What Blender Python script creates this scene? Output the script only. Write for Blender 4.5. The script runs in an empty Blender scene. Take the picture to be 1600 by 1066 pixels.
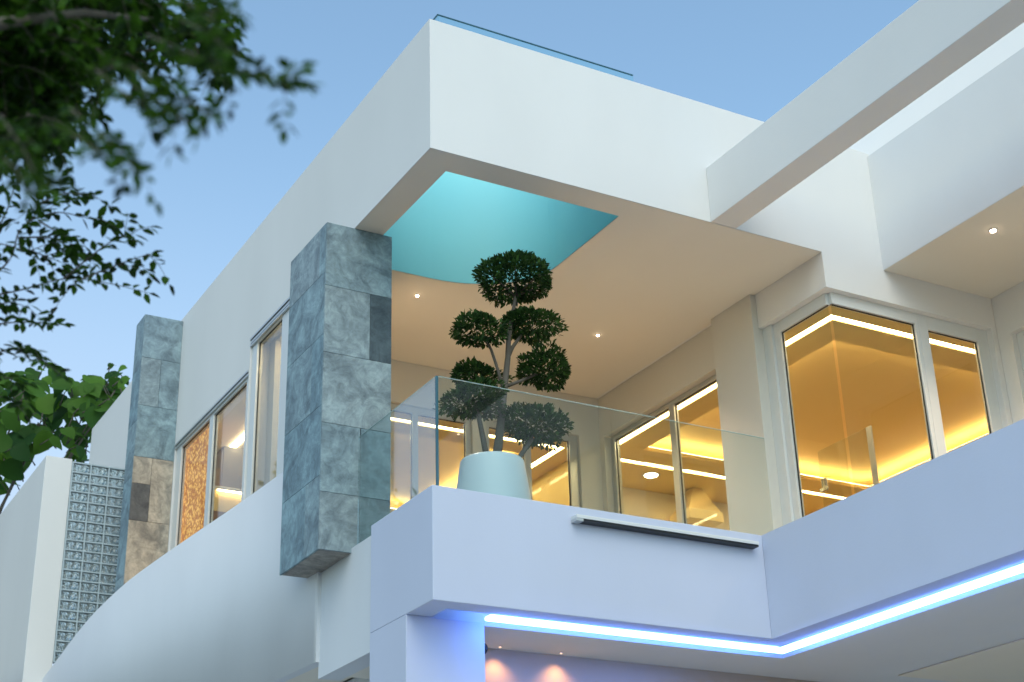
import bpy, bmesh, math, random
from mathutils import Vector, Matrix, noise
R = math.radians
C = bpy.context.scene.collection
scn = bpy.context.scene

# ------------------------------------------------------------------ camera
cam_d = bpy.data.cameras.new('camera')
cam = bpy.data.objects.new('camera', cam_d); C.objects.link(cam)
cam.matrix_world = Matrix((
    (0.87254393, -0.18097702, -0.45377792, -4.96057),
    (-0.48776990, -0.37471180, -0.78846154, -9.90780),
    (-0.02734253, 0.90930654, -0.41522765, 1.53667),
    (0, 0, 0, 1)))
cam_d.sensor_width = 36; cam_d.sensor_fit = 'HORIZONTAL'
cam_d.lens = 53.585
cam_d.clip_start = 0.05; cam_d.clip_end = 3000
cam_d.dof.use_dof = True
cam_d.dof.focus_distance = 13.0
cam_d.dof.aperture_fstop = 2.4
scn.camera = cam

# ------------------------------------------------------------------ sky and sun
SUN_AZ = Vector((-0.42, -0.91))         # towards the low sun, left of and behind the viewer
SUN_EL = 46.0
w = bpy.data.worlds.new('World'); scn.world = w; w.use_nodes = True
nt = w.node_tree; nt.nodes.clear()
sky = nt.nodes.new('ShaderNodeTexSky'); sky.sky_type = 'NISHITA'; sky.sun_disc = False
sky.sun_elevation = R(SUN_EL); sky.sun_rotation = math.atan2(SUN_AZ.x, SUN_AZ.y)
sky.air_density = 1.0; sky.dust_density = 1.1; sky.ozone_density = 1.0
bg = nt.nodes.new('ShaderNodeBackground'); bg.inputs['Strength'].default_value = 0.15
wo = nt.nodes.new('ShaderNodeOutputWorld')
tint = nt.nodes.new('ShaderNodeMix'); tint.data_type = 'RGBA'; tint.blend_type = 'MULTIPLY'; tint.inputs[0].default_value = 1.0
tint.inputs[7].default_value = (0.915, 0.995, 0.90, 1)      # dusk air, a little greener than the model's sky
nt.links.new(sky.outputs[0], tint.inputs[6])
wtc = nt.nodes.new('ShaderNodeTexCoord'); wdot = nt.nodes.new('ShaderNodeVectorMath'); wdot.operation = 'DOT_PRODUCT'
wdot.inputs[1].default_value = (-0.30, 0.954, 0.0)          # pale dusk haze low in the sky, off to the left
wsep = nt.nodes.new('ShaderNodeSeparateXYZ'); wel = nt.nodes.new('ShaderNodeMapRange'); waz = nt.nodes.new('ShaderNodeMapRange'); wmul = nt.nodes.new('ShaderNodeMath')
nt.links.new(wtc.outputs['Generated'], wdot.inputs[0]); nt.links.new(wtc.outputs['Generated'], wsep.inputs[0])
wel.interpolation_type = waz.interpolation_type = 'SMOOTHSTEP'
wel.inputs['From Min'].default_value = 0.60; wel.inputs['From Max'].default_value = 0.22; wel.inputs['To Max'].default_value = 0.85
waz.inputs['From Min'].default_value = 0.45; waz.inputs['From Max'].default_value = 0.95
nt.links.new(wsep.outputs['Z'], wel.inputs[0]); nt.links.new(wdot.outputs['Value'], waz.inputs[0])
wmul.operation = 'MULTIPLY'; nt.links.new(wel.outputs[0], wmul.inputs[0]); nt.links.new(waz.outputs[0], wmul.inputs[1])
whz = nt.nodes.new('ShaderNodeMix'); whz.data_type = 'RGBA'; whz.inputs[7].default_value = (2.05, 2.35, 2.90, 1)
nt.links.new(wmul.outputs[0], whz.inputs[0]); nt.links.new(tint.outputs[2], whz.inputs[6]); nt.links.new(whz.outputs[2], bg.inputs[0]); nt.links.new(bg.outputs[0], wo.inputs[0])

sun_d = bpy.data.lights.new('sun', 'SUN'); sun_d.energy = 0.3; sun_d.angle = R(50)
sun_d.color = (1.0, 0.95, 0.82)
sun = bpy.data.objects.new('sun', sun_d); C.objects.link(sun)
sv = Vector((SUN_AZ.x, SUN_AZ.y, 0)).normalized() * math.cos(R(SUN_EL)) + Vector((0, 0, math.sin(R(SUN_EL))))
sun.rotation_euler = sv.to_track_quat('Z', 'Y').to_euler(); sun.location = (0, -20, 20)

scn.view_settings.view_transform = 'Standard'; scn.view_settings.look = 'None'
scn.view_settings.exposure = 1.0; scn.view_settings.gamma = 1.0
scn.cycles.use_denoising = True
scn.cycles.max_bounces = 10; scn.cycles.diffuse_bounces = 5; scn.cycles.transparent_max_bounces = 24
scn.cycles.sample_clamp_indirect = 6.0
scn.cycles.caustics_reflective = False; scn.cycles.caustics_refractive = False

# ------------------------------------------------------------------ helpers
def new_mat(name):
    m = bpy.data.materials.new(name); m.use_nodes = True
    n = m.node_tree; b = n.nodes['Principled BSDF']
    return m, n, b

def col4(c): return (c[0], c[1], c[2], 1)

def plain(name, c, rough=0.6, metal=0.0, spec=0.4):
    m, n, b = new_mat(name)
    b.inputs['Base Color'].default_value = col4(c); b.inputs['Roughness'].default_value = rough
    b.inputs['Metallic'].default_value = metal; b.inputs['Specular IOR Level'].default_value = spec
    return m

def plaster(name, c, vary=0.05, rough=0.75, bump=0.12, scale=1.0):
    m, n, b = new_mat(name)
    tc = n.nodes.new('ShaderNodeTexCoord')
    n1 = n.nodes.new('ShaderNodeTexNoise'); n1.inputs['Scale'].default_value = 0.9 * scale; n1.inputs['Detail'].default_value = 5
    mp = n.nodes.new('ShaderNodeMapping'); mp.inputs['Scale'].default_value = (1, 1, 0.45)
    n.links.new(tc.outputs['Object'], mp.inputs[0]); n.links.new(mp.outputs[0], n1.inputs['Vector'])
    rp = n.nodes.new('ShaderNodeValToRGB')
    d = tuple(x * (1 - vary) for x in c); l = tuple(min(1, x * (1 + vary * 0.6)) for x in c)
    rp.color_ramp.elements[0].position = 0.3; rp.color_ramp.elements[0].color = col4(d)
    rp.color_ramp.elements[1].position = 0.7; rp.color_ramp.elements[1].color = col4(l)
    n.links.new(n1.outputs['Fac'], rp.inputs[0]); n.links.new(rp.outputs[0], b.inputs['Base Color'])
    n2 = n.nodes.new('ShaderNodeTexNoise'); n2.inputs['Scale'].default_value = 55 * scale; n2.inputs['Detail'].default_value = 4
    n.links.new(tc.outputs['Object'], n2.inputs['Vector'])
    bp = n.nodes.new('ShaderNodeBump'); bp.inputs['Strength'].default_value = bump; bp.inputs['Distance'].default_value = 0.006
    n.links.new(n2.outputs['Fac'], bp.inputs['Height']); n.links.new(bp.outputs[0], b.inputs['Normal'])
    b.inputs['Roughness'].default_value = rough; b.inputs['Specular IOR Level'].default_value = 0.3
    return m

def glow(name, c, s):
    m = bpy.data.materials.new(name); m.use_nodes = True; n = m.node_tree; n.nodes.clear()
    e = n.nodes.new('ShaderNodeEmission'); e.inputs[0].default_value = col4(c); e.inputs[1].default_value = s
    o = n.nodes.new('ShaderNodeOutputMaterial'); n.links.new(e.outputs[0], o.inputs[0]); return m

def pane_mat(name, tint, ior=1.5, rough=0.0):
    m = bpy.data.materials.new(name); m.use_nodes = True; n = m.node_tree; n.nodes.clear()
    t = n.nodes.new('ShaderNodeBsdfTransparent'); t.inputs[0].default_value = col4(tint)
    g = n.nodes.new('ShaderNodeBsdfGlossy'); g.inputs['Roughness'].default_value = rough
    f = n.nodes.new('ShaderNodeFresnel'); gi = n.nodes.new('ShaderNodeNewGeometry')
    mi = n.nodes.new('ShaderNodeMapRange'); mi.inputs['To Min'].default_value = ior; mi.inputs['To Max'].default_value = 1 / ior
    n.links.new(gi.outputs['Backfacing'], mi.inputs[0]); n.links.new(mi.outputs[0], f.inputs['IOR'])
    mx = n.nodes.new('ShaderNodeMixShader'); o = n.nodes.new('ShaderNodeOutputMaterial')
    n.links.new(f.outputs[0], mx.inputs[0]); n.links.new(t.outputs[0], mx.inputs[1]); n.links.new(g.outputs[0], mx.inputs[2])
    n.links.new(mx.outputs[0], o.inputs[0]); return m

def leaf_mat(name, dark, light, trans):
    m = bpy.data.materials.new(name); m.use_nodes = True; n = m.node_tree; b = n.nodes['Principled BSDF']
    geo = n.nodes.new('ShaderNodeNewGeometry')
    rp = n.nodes.new('ShaderNodeValToRGB')
    rp.color_ramp.elements[0].color = col4(dark); rp.color_ramp.elements[1].color = col4(light)
    n.links.new(geo.outputs['Random Per Island'], rp.inputs[0]); n.links.new(rp.outputs[0], b.inputs['Base Color'])
    b.inputs['Roughness'].default_value = 0.55; b.inputs['Specular IOR Level'].default_value = 0.15
    t = n.nodes.new('ShaderNodeBsdfTranslucent')
    hs = n.nodes.new('ShaderNodeHueSaturation'); hs.inputs['Value'].default_value = 1.6; hs.inputs['Hue'].default_value = 0.48
    n.links.new(rp.outputs[0], hs.inputs['Color']); n.links.new(hs.outputs[0], t.inputs[0])
    mx = n.nodes.new('ShaderNodeMixShader'); mx.inputs[0].default_value = trans
    o = n.nodes['Material Output']
    n.links.new(b.outputs[0], mx.inputs[1]); n.links.new(t.outputs[0], mx.inputs[2]); n.links.new(mx.outputs[0], o.inputs[0])
    return m

def slate(name):
    m, n, b = new_mat(name)
    at = n.nodes.new('ShaderNodeAttribute'); at.attribute_name = 'tint'
    sd = n.nodes.new('ShaderNodeAttribute'); sd.attribute_name = 'seed'
    tc = n.nodes.new('ShaderNodeTexCoord')
    ad = n.nodes.new('ShaderNodeVectorMath'); ad.operation = 'ADD'
    n.links.new(tc.outputs['Object'], ad.inputs[0]); n.links.new(sd.outputs['Color'], ad.inputs[1])
    n1 = n.nodes.new('ShaderNodeTexNoise'); n1.inputs['Scale'].default_value = 2.8; n1.inputs['Detail'].default_value = 9
    n1.inputs['Roughness'].default_value = 0.66; n1.inputs['Distortion'].default_value = 1.4
    n.links.new(ad.outputs[0], n1.inputs['Vector'])
    n2 = n.nodes.new('ShaderNodeTexNoise'); n2.inputs['Scale'].default_value = 11; n2.inputs['Detail'].default_value = 8
    n2.inputs['Roughness'].default_value = 0.7; n2.inputs['Distortion'].default_value = 1.1
    n.links.new(ad.outputs[0], n2.inputs['Vector'])
    r1 = n.nodes.new('ShaderNodeValToRGB')
    r1.color_ramp.elements[0].position = 0.36; r1.color_ramp.elements[0].color = (0.52, 0.54, 0.57, 1)
    r1.color_ramp.elements[1].position = 0.66; r1.color_ramp.elements[1].color = (1.25, 1.24, 1.22, 1)
    n.links.new(n1.outputs['Fac'], r1.inputs[0])
    r2 = n.nodes.new('ShaderNodeValToRGB')
    r2.color_ramp.elements[0].position = 0.38; r2.color_ramp.elements[0].color = (0.74, 0.75, 0.76, 1)
    r2.color_ramp.elements[1].position = 0.60; r2.color_ramp.elements[1].color = (1.08, 1.08, 1.08, 1)
    n.links.new(n2.outputs['Fac'], r2.inputs[0])
    m1 = n.nodes.new('ShaderNodeMix'); m1.data_type = 'RGBA'; m1.blend_type = 'MULTIPLY'; m1.inputs[0].default_value = 1
    n.links.new(at.outputs['Color'], m1.inputs[6]); n.links.new(r1.outputs[0], m1.inputs[7])
    m2 = n.nodes.new('ShaderNodeMix'); m2.data_type = 'RGBA'; m2.blend_type = 'MULTIPLY'; m2.inputs[0].default_value = 1
    n.links.new(m1.outputs[2], m2.inputs[6]); n.links.new(r2.outputs[0], m2.inputs[7])
    n3 = n.nodes.new('ShaderNodeTexNoise'); n3.noise_type = 'RIDGED_MULTIFRACTAL'; n3.inputs['Scale'].default_value = 2.6; n3.inputs['Detail'].default_value = 6
    n3.inputs['Distortion'].default_value = 0.9; n.links.new(ad.outputs[0], n3.inputs['Vector'])
    r3 = n.nodes.new('ShaderNodeValToRGB')
    r3.color_ramp.elements[0].position = 0.62; r3.color_ramp.elements[0].color = (1, 1, 1, 1)
    r3.color_ramp.elements[1].position = 1.0; r3.color_ramp.elements[1].color = (0.42, 0.46, 0.50, 1)
    n.links.new(n3.outputs['Fac'], r3.inputs[0])
    m3 = n.nodes.new('ShaderNodeMix'); m3.data_type = 'RGBA'; m3.blend_type = 'MULTIPLY'; m3.inputs[0].default_value = 1
    n.links.new(m2.outputs[2], m3.inputs[6]); n.links.new(r3.outputs[0], m3.inputs[7])
    n.links.new(m3.outputs[2], b.inputs['Base Color'])
    bp = n.nodes.new('ShaderNodeBump'); bp.inputs['Strength'].default_value = 0.5; bp.inputs['Distance'].default_value = 0.02
    n.links.new(n1.outputs['Fac'], bp.inputs['Height']); n.links.new(bp.outputs[0], b.inputs['Normal'])
    b.inputs['Roughness'].default_value = 0.55
    return m

def bx(bm, x0, x1, y0, y1, z0, z1):
    vs = [bm.verts.new(p) for p in ((x0,y0,z0),(x1,y0,z0),(x1,y1,z0),(x0,y1,z0),(x0,y0,z1),(x1,y0,z1),(x1,y1,z1),(x0,y1,z1))]
    fs = []
    for f in ((0,3,2,1),(4,5,6,7),(0,1,5,4),(1,2,6,5),(2,3,7,6),(3,0,4,7)):
        fs.append(bm.faces.new([vs[i] for i in f]))
    return fs

def prism(bm, pts, z0, z1):
    lo = [bm.verts.new((p[0], p[1], z0)) for p in pts]; hi = [bm.verts.new((p[0], p[1], z1)) for p in pts]
    n = len(pts)
    bm.faces.new(lo[::-1]); bm.faces.new(hi)
    for i in range(n): bm.faces.new((lo[i], lo[(i+1) % n], hi[(i+1) % n], hi[i]))

def tube(bm, pts, rads, seg=8, cap=True):
    rings = []
    for i, p in enumerate(pts):
        p = Vector(p)
        d = (Vector(pts[min(i+1, len(pts)-1)]) - Vector(pts[max(i-1, 0)]))
        if d.length < 1e-6: d = Vector((0, 0, 1))
        d.normalize()
        a = d.cross(Vector((0.3, 0.2, 1)) if abs(d.z) < 0.9 else Vector((1, 0.1, 0))).normalized(); c = d.cross(a)
        rings.append([bm.verts.new(p + (a * math.cos(t) + c * math.sin(t)) * rads[i]) for t in (2*math.pi*k/seg for k in range(seg))])
    for i in range(len(rings)-1):
        for k in range(seg):
            f = bm.faces.new((rings[i][k], rings[i][(k+1) % seg], rings[i+1][(k+1) % seg], rings[i+1][k])); f.smooth = True
    if cap:
        bm.faces.new(rings[0][::-1]); bm.faces.new(rings[-1])

def lathe(bm, prof, cx, cy, seg=40):
    rings = []
    for r, z in prof:
        rings.append([bm.verts.new((cx + r*math.cos(2*math.pi*k/seg), cy + r*math.sin(2*math.pi*k/seg), z)) for k in range(seg)])
    for i in range(len(rings)-1):
        for k in range(seg):
            f = bm.faces.new((rings[i][k], rings[i][(k+1) % seg], rings[i+1][(k+1) % seg], rings[i+1][k])); f.smooth = True
    bm.faces.new(rings[0][::-1]); bm.faces.new(rings[-1])

def obj(name, bm, m, parent=None, bevel=0, label=None, sharp=True):
    bmesh.ops.recalc_face_normals(bm, faces=bm.faces[:])
    me = bpy.data.meshes.new(name); bm.to_mesh(me); bm.free()
    o = bpy.data.objects.new(name, me); C.objects.link(o); me.materials.append(m)
    if parent is not None:
        o.parent = parent; o.matrix_parent_inverse = Matrix.Translation(-Vector(root_loc(parent)))
    if bevel:
        md = o.modifiers.new('bevel', 'BEVEL'); md.width = bevel; md.segments = 2; md.limit_method = 'ANGLE'; md.angle_limit = R(40)
    if label: o['label'] = label
    return o

LOC = {}
def root_loc(o): return LOC.get(o.name, (0, 0, 0))

def thing(name, label, cat, loc=(0, 0, 0), group=None):
    o = bpy.data.objects.new(name, None); C.objects.link(o); o.location = loc; LOC[o.name] = loc
    o.empty_display_size = 0.2
    o['label'] = label; o['category'] = cat
    if group: o['group'] = group
    return o

def tag(o, label, cat, group=None):
    o['label'] = label; o['category'] = cat
    if group: o['group'] = group
    return o

def B(name, m, parent, *boxes, bevel=0, label=None):
    bm = bmesh.new()
    for b in boxes: bx(bm, *b)
    return obj(name, bm, m, parent, bevel, label)

def copy_tree(o, loc, label, group):
    c = o.copy(); C.objects.link(c); c.location = loc; c['label'] = label; c['group'] = group
    for ch in list(o.children):
        k = ch.copy(); C.objects.link(k); k.parent = c; k.matrix_parent_inverse = ch.matrix_parent_inverse.copy()
    return c

# ------------------------------------------------------------------ materials
WHITE = plaster('white_render', (0.72, 0.715, 0.705), 0.035)
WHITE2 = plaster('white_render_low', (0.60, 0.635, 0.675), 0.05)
SOFFIT = plaster('soffit_paint', (0.70, 0.67, 0.60), 0.03, bump=0.05)
INWALL = plaster('interior_wall_paint', (0.72, 0.56, 0.26), 0.03, bump=0.03)
INCEIL = plaster('interior_ceiling_paint', (0.77, 0.60, 0.27), 0.02, bump=0.02)
INPALE = plaster('interior_pale_paint', (0.70, 0.66, 0.55), 0.02, bump=0.02)
TEAL = plaster('teal_paint', (0.29, 0.72, 0.74), 0.0, rough=0.5, bump=0.05)
ALU = plain('anodised_aluminium', (0.55, 0.57, 0.57), 0.35, 0.7)
ALUW = plain('white_powder_coat', (0.66, 0.68, 0.68), 0.4, 0.1)
SEAL = plain('black_gasket', (0.012, 0.014, 0.015), 0.6)
JOINT = plain('grey_joint', (0.10, 0.13, 0.14), 0.8)
BLACK = plain('black_plastic', (0.012, 0.013, 0.016), 0.35)
PANE = pane_mat('window_glass', (0.90, 0.92, 0.90), 1.45)
PANE_DOOR = pane_mat('door_glass', (0.90, 0.92, 0.88), 1.4)
RAIL = pane_mat('railing_glass', (0.91, 0.965, 0.97), 1.45)
EDGE = plain('glass_edge', (0.02, 0.10, 0.13), 0.15, 0, 0.7)
EDGEC = pane_mat('cyan_glass', (0.88, 0.99, 0.985), 1.25)
WARM = glow('warm_light_strip', (1.0, 0.73, 0.40), 13.0)
COVE = glow('warm_cove_tape', (1.0, 0.75, 0.42), 14.0)
LEDB = glow('blue_white_led', (0.10, 0.26, 1.0), 13.0)
SPOTW = glow('dim_lens', (1.0, 0.6, 0.4), 0.8)
SPOTM = glow('downlight_lens', (1.0, 0.72, 0.50), 20.0)
SLATE = slate('grey_slate')
PARA = plaster('blue_lit_white_render', (0.51, 0.56, 0.69), 0.04)  # white render with the blue spill of the LEDs mixed into its colour
TERR = plaster('terrace_wall_paint', (0.60, 0.59, 0.545), 0.03)
FLOOR = plaster('terrace_tile', (0.70, 0.66, 0.58), 0.06)
CERAM = plaster('planter_ceramic', (0.60, 0.66, 0.69), 0.07, rough=0.35, bump=0.05)
BARK = plaster('grey_bark', (0.12, 0.105, 0.085), 0.3, rough=0.9, bump=0.8, scale=0.6)
SOIL = plain('soil', (0.05, 0.035, 0.025), 0.95)
GREYW = plain('dark_cabinet', (0.16, 0.16, 0.15), 0.5)
GLOSSY = plain('polished_panel', (0.44, 0.32, 0.20), 0.38, 0.0, 0.6)

# ------------------------------------------------------------------ ground
bm = bmesh.new(); bx(bm, -900, 900, -900, 900, -0.5, 0.0)
g = obj('ground', bm, plaster('paving', (0.13, 0.15, 0.14), 0.25, scale=0.4)); g['kind'] = 'structure'
bm = bmesh.new(); bx(bm, -4.7, 14, -7, 12, 0.004, 0.06)
g = obj('paved_terrace', bm, plaster('pale_paving', (0.62, 0.60, 0.56), 0.10, scale=0.6)); g['kind'] = 'structure'  # unseen pale paving added to bounce light up under the balcony

# ------------------------------------------------------------------ house
ZS, ZR, ZF = 8.41, 9.74, 5.25
house = thing('house', 'white modern two storey house with flat roof, corner terrace and lit rooms', 'house', (2, 3, 0))

# roof slab with a light well whose back corner is round
well = [(0.29, 0.28), (2.086, 0.28), (2.086, 1.40)]
for k in range(1, 13):
    t = math.pi / 2 * k / 12; well.append((1.10 + 0.986 * math.cos(t), 1.40 + 0.79 * math.sin(t)))
well.append((0.29, 2.19))
bm = bmesh.new()
outer = [(0, 0), (12, 0), (12, 11.02), (0, 11.02)]
def ringe(pts):
    vs = [bm.verts.new((p[0], p[1], ZS)) for p in pts]
    return [bm.edges.new((vs[i], vs[(i+1) % len(vs)])) for i in range(len(vs))]
ed = ringe(outer) + ringe(well)
bmesh.ops.triangle_fill(bm, use_beauty=True, edges=ed)
r = bmesh.ops.extrude_face_region(bm, geom=bm.faces[:])
bmesh.ops.translate(bm, vec=(0, 0, ZR - ZS), verts=[v for v in r['geom'] if isinstance(v, bmesh.types.BMVert)])
roof = obj('roof_slab', bm, WHITE, house)
# thin beige skin under the slab (painted soffit), 4 mm below it, round the well
bm = bmesh.new(); ed = []
ed = [*(lambda p: [bm.edges.new((p[i], p[(i+1) % 4])) for i in range(4)])([bm.verts.new((x, y, ZS - 0.004)) for x, y in ((0.004, 0.004), (4.246, 0.004), (4.246, 4.146), (0.004, 4.146))])]
wv = [bm.verts.new((p[0], p[1], ZS - 0.004)) for p in well]
ed += [bm.edges.new((wv[i], wv[(i+1) % len(wv)])) for i in range(len(wv))]
bmesh.ops.triangle_fill(bm, use_beauty=True, edges=ed)
obj('soffit', bm, SOFFIT, house)
# teal lining of the well
bm = bmesh.new()
n = len(well); cxw, cyw = 1.15, 1.2
lo = [bm.verts.new((p[0] + (cxw-p[0])*0.003, p[1] + (cyw-p[1])*0.003, ZS + 0.002)) for p in well]
hi = [bm.verts.new((p[0] + (cxw-p[0])*0.003, p[1] + (cyw-p[1])*0.003, ZR + 0.002)) for p in well]
for i in range(n):
    f = bm.faces.new((lo[i], hi[i], hi[(i+1) % n], lo[(i+1) % n])); f.smooth = 3 <= i < 14
obj('light_well', bm, TEAL, house, label='turquoise painted light well cut through the roof')

# beam and right-hand overhang
B('beam', WHITE, house, (2.922, 3.215, -9, -0.001, ZS - 0.001, 8.995), bevel=0.006)
B('roof_overhang', WHITE, house, (5.035, 13, -9, -0.001, ZS - 0.024, 9.70))
B('overhang_soffit', SOFFIT, house, (5.039, 6.5, -9, -0.003, ZS - 0.029, ZS - 0.0245))
bm = bmesh.new()   # sloped white upstand on the overhang
vs = [bm.verts.new(p) for p in ((5.036, -9, 9.692), (5.036, 1.0, 9.692), (5.36, 1.0, 10.7), (5.36, -9, 10.7), (5.7, 1.0, 10.7), (5.7, -9, 10.7), (5.7, 1.0, 9.692), (5.7, -9, 9.692))]
for f in ((0, 1, 2, 3), (3, 2, 4, 5), (5, 4, 6, 7), (1, 6, 4, 2), (0, 3, 5, 7)): bm.faces.new([vs[i] for i in f])
obj('roof_upstand', bm, plaster('brightened_white_coping', (0.86, 0.83, 0.79), 0.02), house)  # lighter, warmer paint standing in for extra light from the open sky

# left facade with its two window openings (plane x = 0)
YA0, YA1, YB0, YB1 = 2.47, 4.31, 4.33, 6.81
B('facade_wall', WHITE, house,
  (0.0, 0.22, YA1, YB0, 4.61, ZS), (0.0, 0.22, YB0, YB1, 8.05, ZS), (0.0, 0.22, YB1, 11.02, 4.61, ZS),
  (0.0, 0.22, YA0, YA1, 4.61, 5.30), (0.0, 0.22, YB0, YB1, 4.61, 5.30))

# terrace back wall, door wall, pier
B('wall', TERR, house, (0.22, 1.30, 4.15, 4.32, ZF, ZS - 0.005), (2.585, 2.76, 4.15, 4.32, ZF, 7.905),
  (3.995, 4.28, 4.15, 4.32, ZF, 7.905), (1.30, 4.28, 4.15, 4.32, 7.905, ZS - 0.005))
B('wall', TERR, house, (4.28, 4.50, 1.735, 4.15, 7.905, ZS - 0.005), (4.28, 4.50, 4.06, 4.149, ZF, 7.905), (4.281, 4.50, 4.15, 4.32, ZF, ZS - 0.005))
B('pier', TERR, house, (4.18, 4.50, 1.06, 1.733, ZF, ZS - 0.005), bevel=0.004)
B('lintel', WHITE, house, (4.25, 4.42, 0.0, 1.058, 8.03, ZS), (4.42, 6.5, 0.0, 0.17, 8.03, ZS), (6.43, 6.52, 0.001, 0.17, ZF, 8.03))
B('partition_wall', INPALE, house, (0.225, 0.70, 2.475, 2.55, ZF, ZS - 0.006), (0.70, 0.76, 2.475, 4.148, ZF, ZS - 0.006))
B('balcony_wall', WHITE, house, (6.5, 6.7, -9, -1.95, ZF, ZS - 0.03), (6.5, 6.7, -1.95, -0.18, 7.92, ZS - 0.03), (6.5, 6.7, -0.18, -0.004, ZF, ZS - 0.03), (6.53, 6.7, 0.0, 0.2, ZF, ZS))

# floors and underside slab (kept above the LED channel)
B('terrace_floor', FLOOR, house, (0.25, 4.3, 0.22, 4.2, 5.15, ZF), (3.4, 12, -9, 0.218, 5.15, ZF))
B('interior_floor', plaster('dark_parquet', (0.34, 0.24, 0.13), 0.2), house, (4.301, 12, 0.22, 9.0, 5.15, ZF), (0.25, 4.3, 4.201, 9.0, 5.15, ZF))
# parapets
ZB, ZP = 4.5, 5.4
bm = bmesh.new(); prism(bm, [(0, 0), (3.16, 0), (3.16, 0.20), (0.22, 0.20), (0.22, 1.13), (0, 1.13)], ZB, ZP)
obj('parapet', bm, PARA, house, bevel=0.006, label='front terrace parapet, white with blue light put into its colour')
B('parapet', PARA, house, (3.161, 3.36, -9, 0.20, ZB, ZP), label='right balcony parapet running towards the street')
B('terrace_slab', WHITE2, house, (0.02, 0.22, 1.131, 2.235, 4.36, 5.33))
# soffit of the ground floor with the recessed light channel (y .20-.55 and x 3.36-3.71)
B('ground_soffit', SOFFIT, house, (0.70, 3.711, 0.55, 9, ZB, 4.7), (3.711, 12, -9, 9, ZB, 4.7), (0.22, 0.70, 0.55, 1.13, ZB, 4.7))
B('light_channel', WHITE2, house, (0.22, 3.36, 0.201, 0.549, 4.60, 4.7), (3.361, 3.709, -9, 0.549, 4.60, 4.7))
B('soffit_panel', plaster('warm_lit_beige', (0.80, 0.70, 0.52), 0.02), house, (5.16, 11, -8, 0.67, ZB - 0.012, ZB - 0.004))  # warm light of a ceiling recess put into the beige of a flat board
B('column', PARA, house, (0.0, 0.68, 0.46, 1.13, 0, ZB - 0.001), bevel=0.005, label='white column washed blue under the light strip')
B('ground_wall', GLOSSY, house, (0.70, 5.0, 1.20, 1.35, 0, ZB - 0.001), label='polished ground floor wall with warm streaks of light')
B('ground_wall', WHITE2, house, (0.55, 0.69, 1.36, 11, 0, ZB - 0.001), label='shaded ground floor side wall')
B('eaves_soffit', SOFFIT, house, (0.06, 0.549, 2.26, 11, 4.515, 4.60), (0.222, 0.549, 1.131, 2.239, 4.40, 4.60))

# led strip
led = thing('led_strip', 'long blue white LED strip glowing under the balcony edge', 'light strip', (3.4, 0.3, 4.55))
B('front_run', LEDB, led, (0.60, 3.42, 0.215, 0.315, 4.47, 4.505), bevel=0.012)
B('side_run', LEDB, led, (3.421, 3.521, -9, 0.315, 4.47, 4.505), bevel=0.012)

# ------------------------------------------------------------------ slate pillars
def pillar(x0, x1, y0, y1, z0, z1, front, side, label):
    core = bmesh.new(); bx(core, x0 + 0.02, x1 - 0.02, y0 + 0.02, y1 - 0.02, z0 + 0.015, z1 - 0.004)
    p = obj('stone_pillar', core, JOINT, house, label=label)
    bm = bmesh.new(); tl = bm.loops.layers.float_color.new('tint'); sl = bm.loops.layers.float_color.new('seed')
    rnd = random.Random(int(abs(x0 * 1000) + y0 * 100))
    def tile(b, c):
        fs = bx(bm, *b); s = (rnd.uniform(0, 30), rnd.uniform(0, 30), rnd.uniform(0, 30), 1)
        for f in fs:
            for l in f.loops: l[tl] = col4(c); l[sl] = s
    e = 0.0016
    for a, b_, c, d, t in front: tile((a + e, b_ - e, y0, y0 + 0.019, c + e, d - e), t)
    for a, b_, c, d, t in side: tile((x0, x0 + 0.019, max(a, y0 + 0.0195) + e, b_ - e, c + e, d - e), t)
    tile((x0 + 0.02, x1 - 0.02, y0 + 0.02, y1 - 0.02, z0, z0 + 0.014), (0.30, 0.28, 0.25))
    tile((x1 - 0.019, x1, y0 + 0.02, y1, z0 + 0.02, z1 - 0.004), (0.24, 0.29, 0.30))
    tile((x0 + 0.02, x1 - 0.02, y0 + 0.02, y1, z1 - 0.0035, z1), (0.24, 0.29, 0.30))
    obj('slate_cladding', bm, SLATE, p, bevel=0.0015)
    return p
G1, G2, G3, G4 = (0.235, 0.325, 0.365), (0.235, 0.335, 0.375), (0.27, 0.345, 0.375), (0.20, 0.31, 0.36)
DK = (0.075, 0.11, 0.13)
zl = [8.405, 7.76, 7.10, 6.43, 5.80, 5.29]
front = [(-0.28, 0.38, zl[1], zl[0], G1), (-0.28, 0.165, zl[2], zl[1], G3), (0.165, 0.38, zl[2], zl[1], DK),
         (-0.28, 0.38, zl[3], zl[2], G3), (-0.28, 0.085, zl[4], zl[3], G1), (0.091, 0.38, zl[4], zl[3], G4),
         (-0.28, 0.085, zl[5], zl[4], G3), (0.091, 0.38, zl[5], zl[4], G4)]
side = [(1.57, 1.73, 7.90, zl[0], G2), (1.73, 2.46, 7.90, zl[0], G3), (1.57, 2.46, 7.28, 7.90, G2), (1.57, 1.85, 6.60, 7.28, G4),
        (1.85, 2.46, 6.60, 7.28, G2), (1.57, 2.46, 5.95, 6.60, G4), (1.57, 1.9, 5.29, 5.95, G2), (1.9, 2.46, 5.29, 5.95, G4)]
pillar(-0.28, 0.38, 1.57, 2.46, 5.29, ZS - 0.006, front, side, 'near grey slate clad pillar with one dark tile under the roof corner')
W1, W2 = (0.42, 0.37, 0.30), (0.46, 0.40, 0.32)
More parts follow.
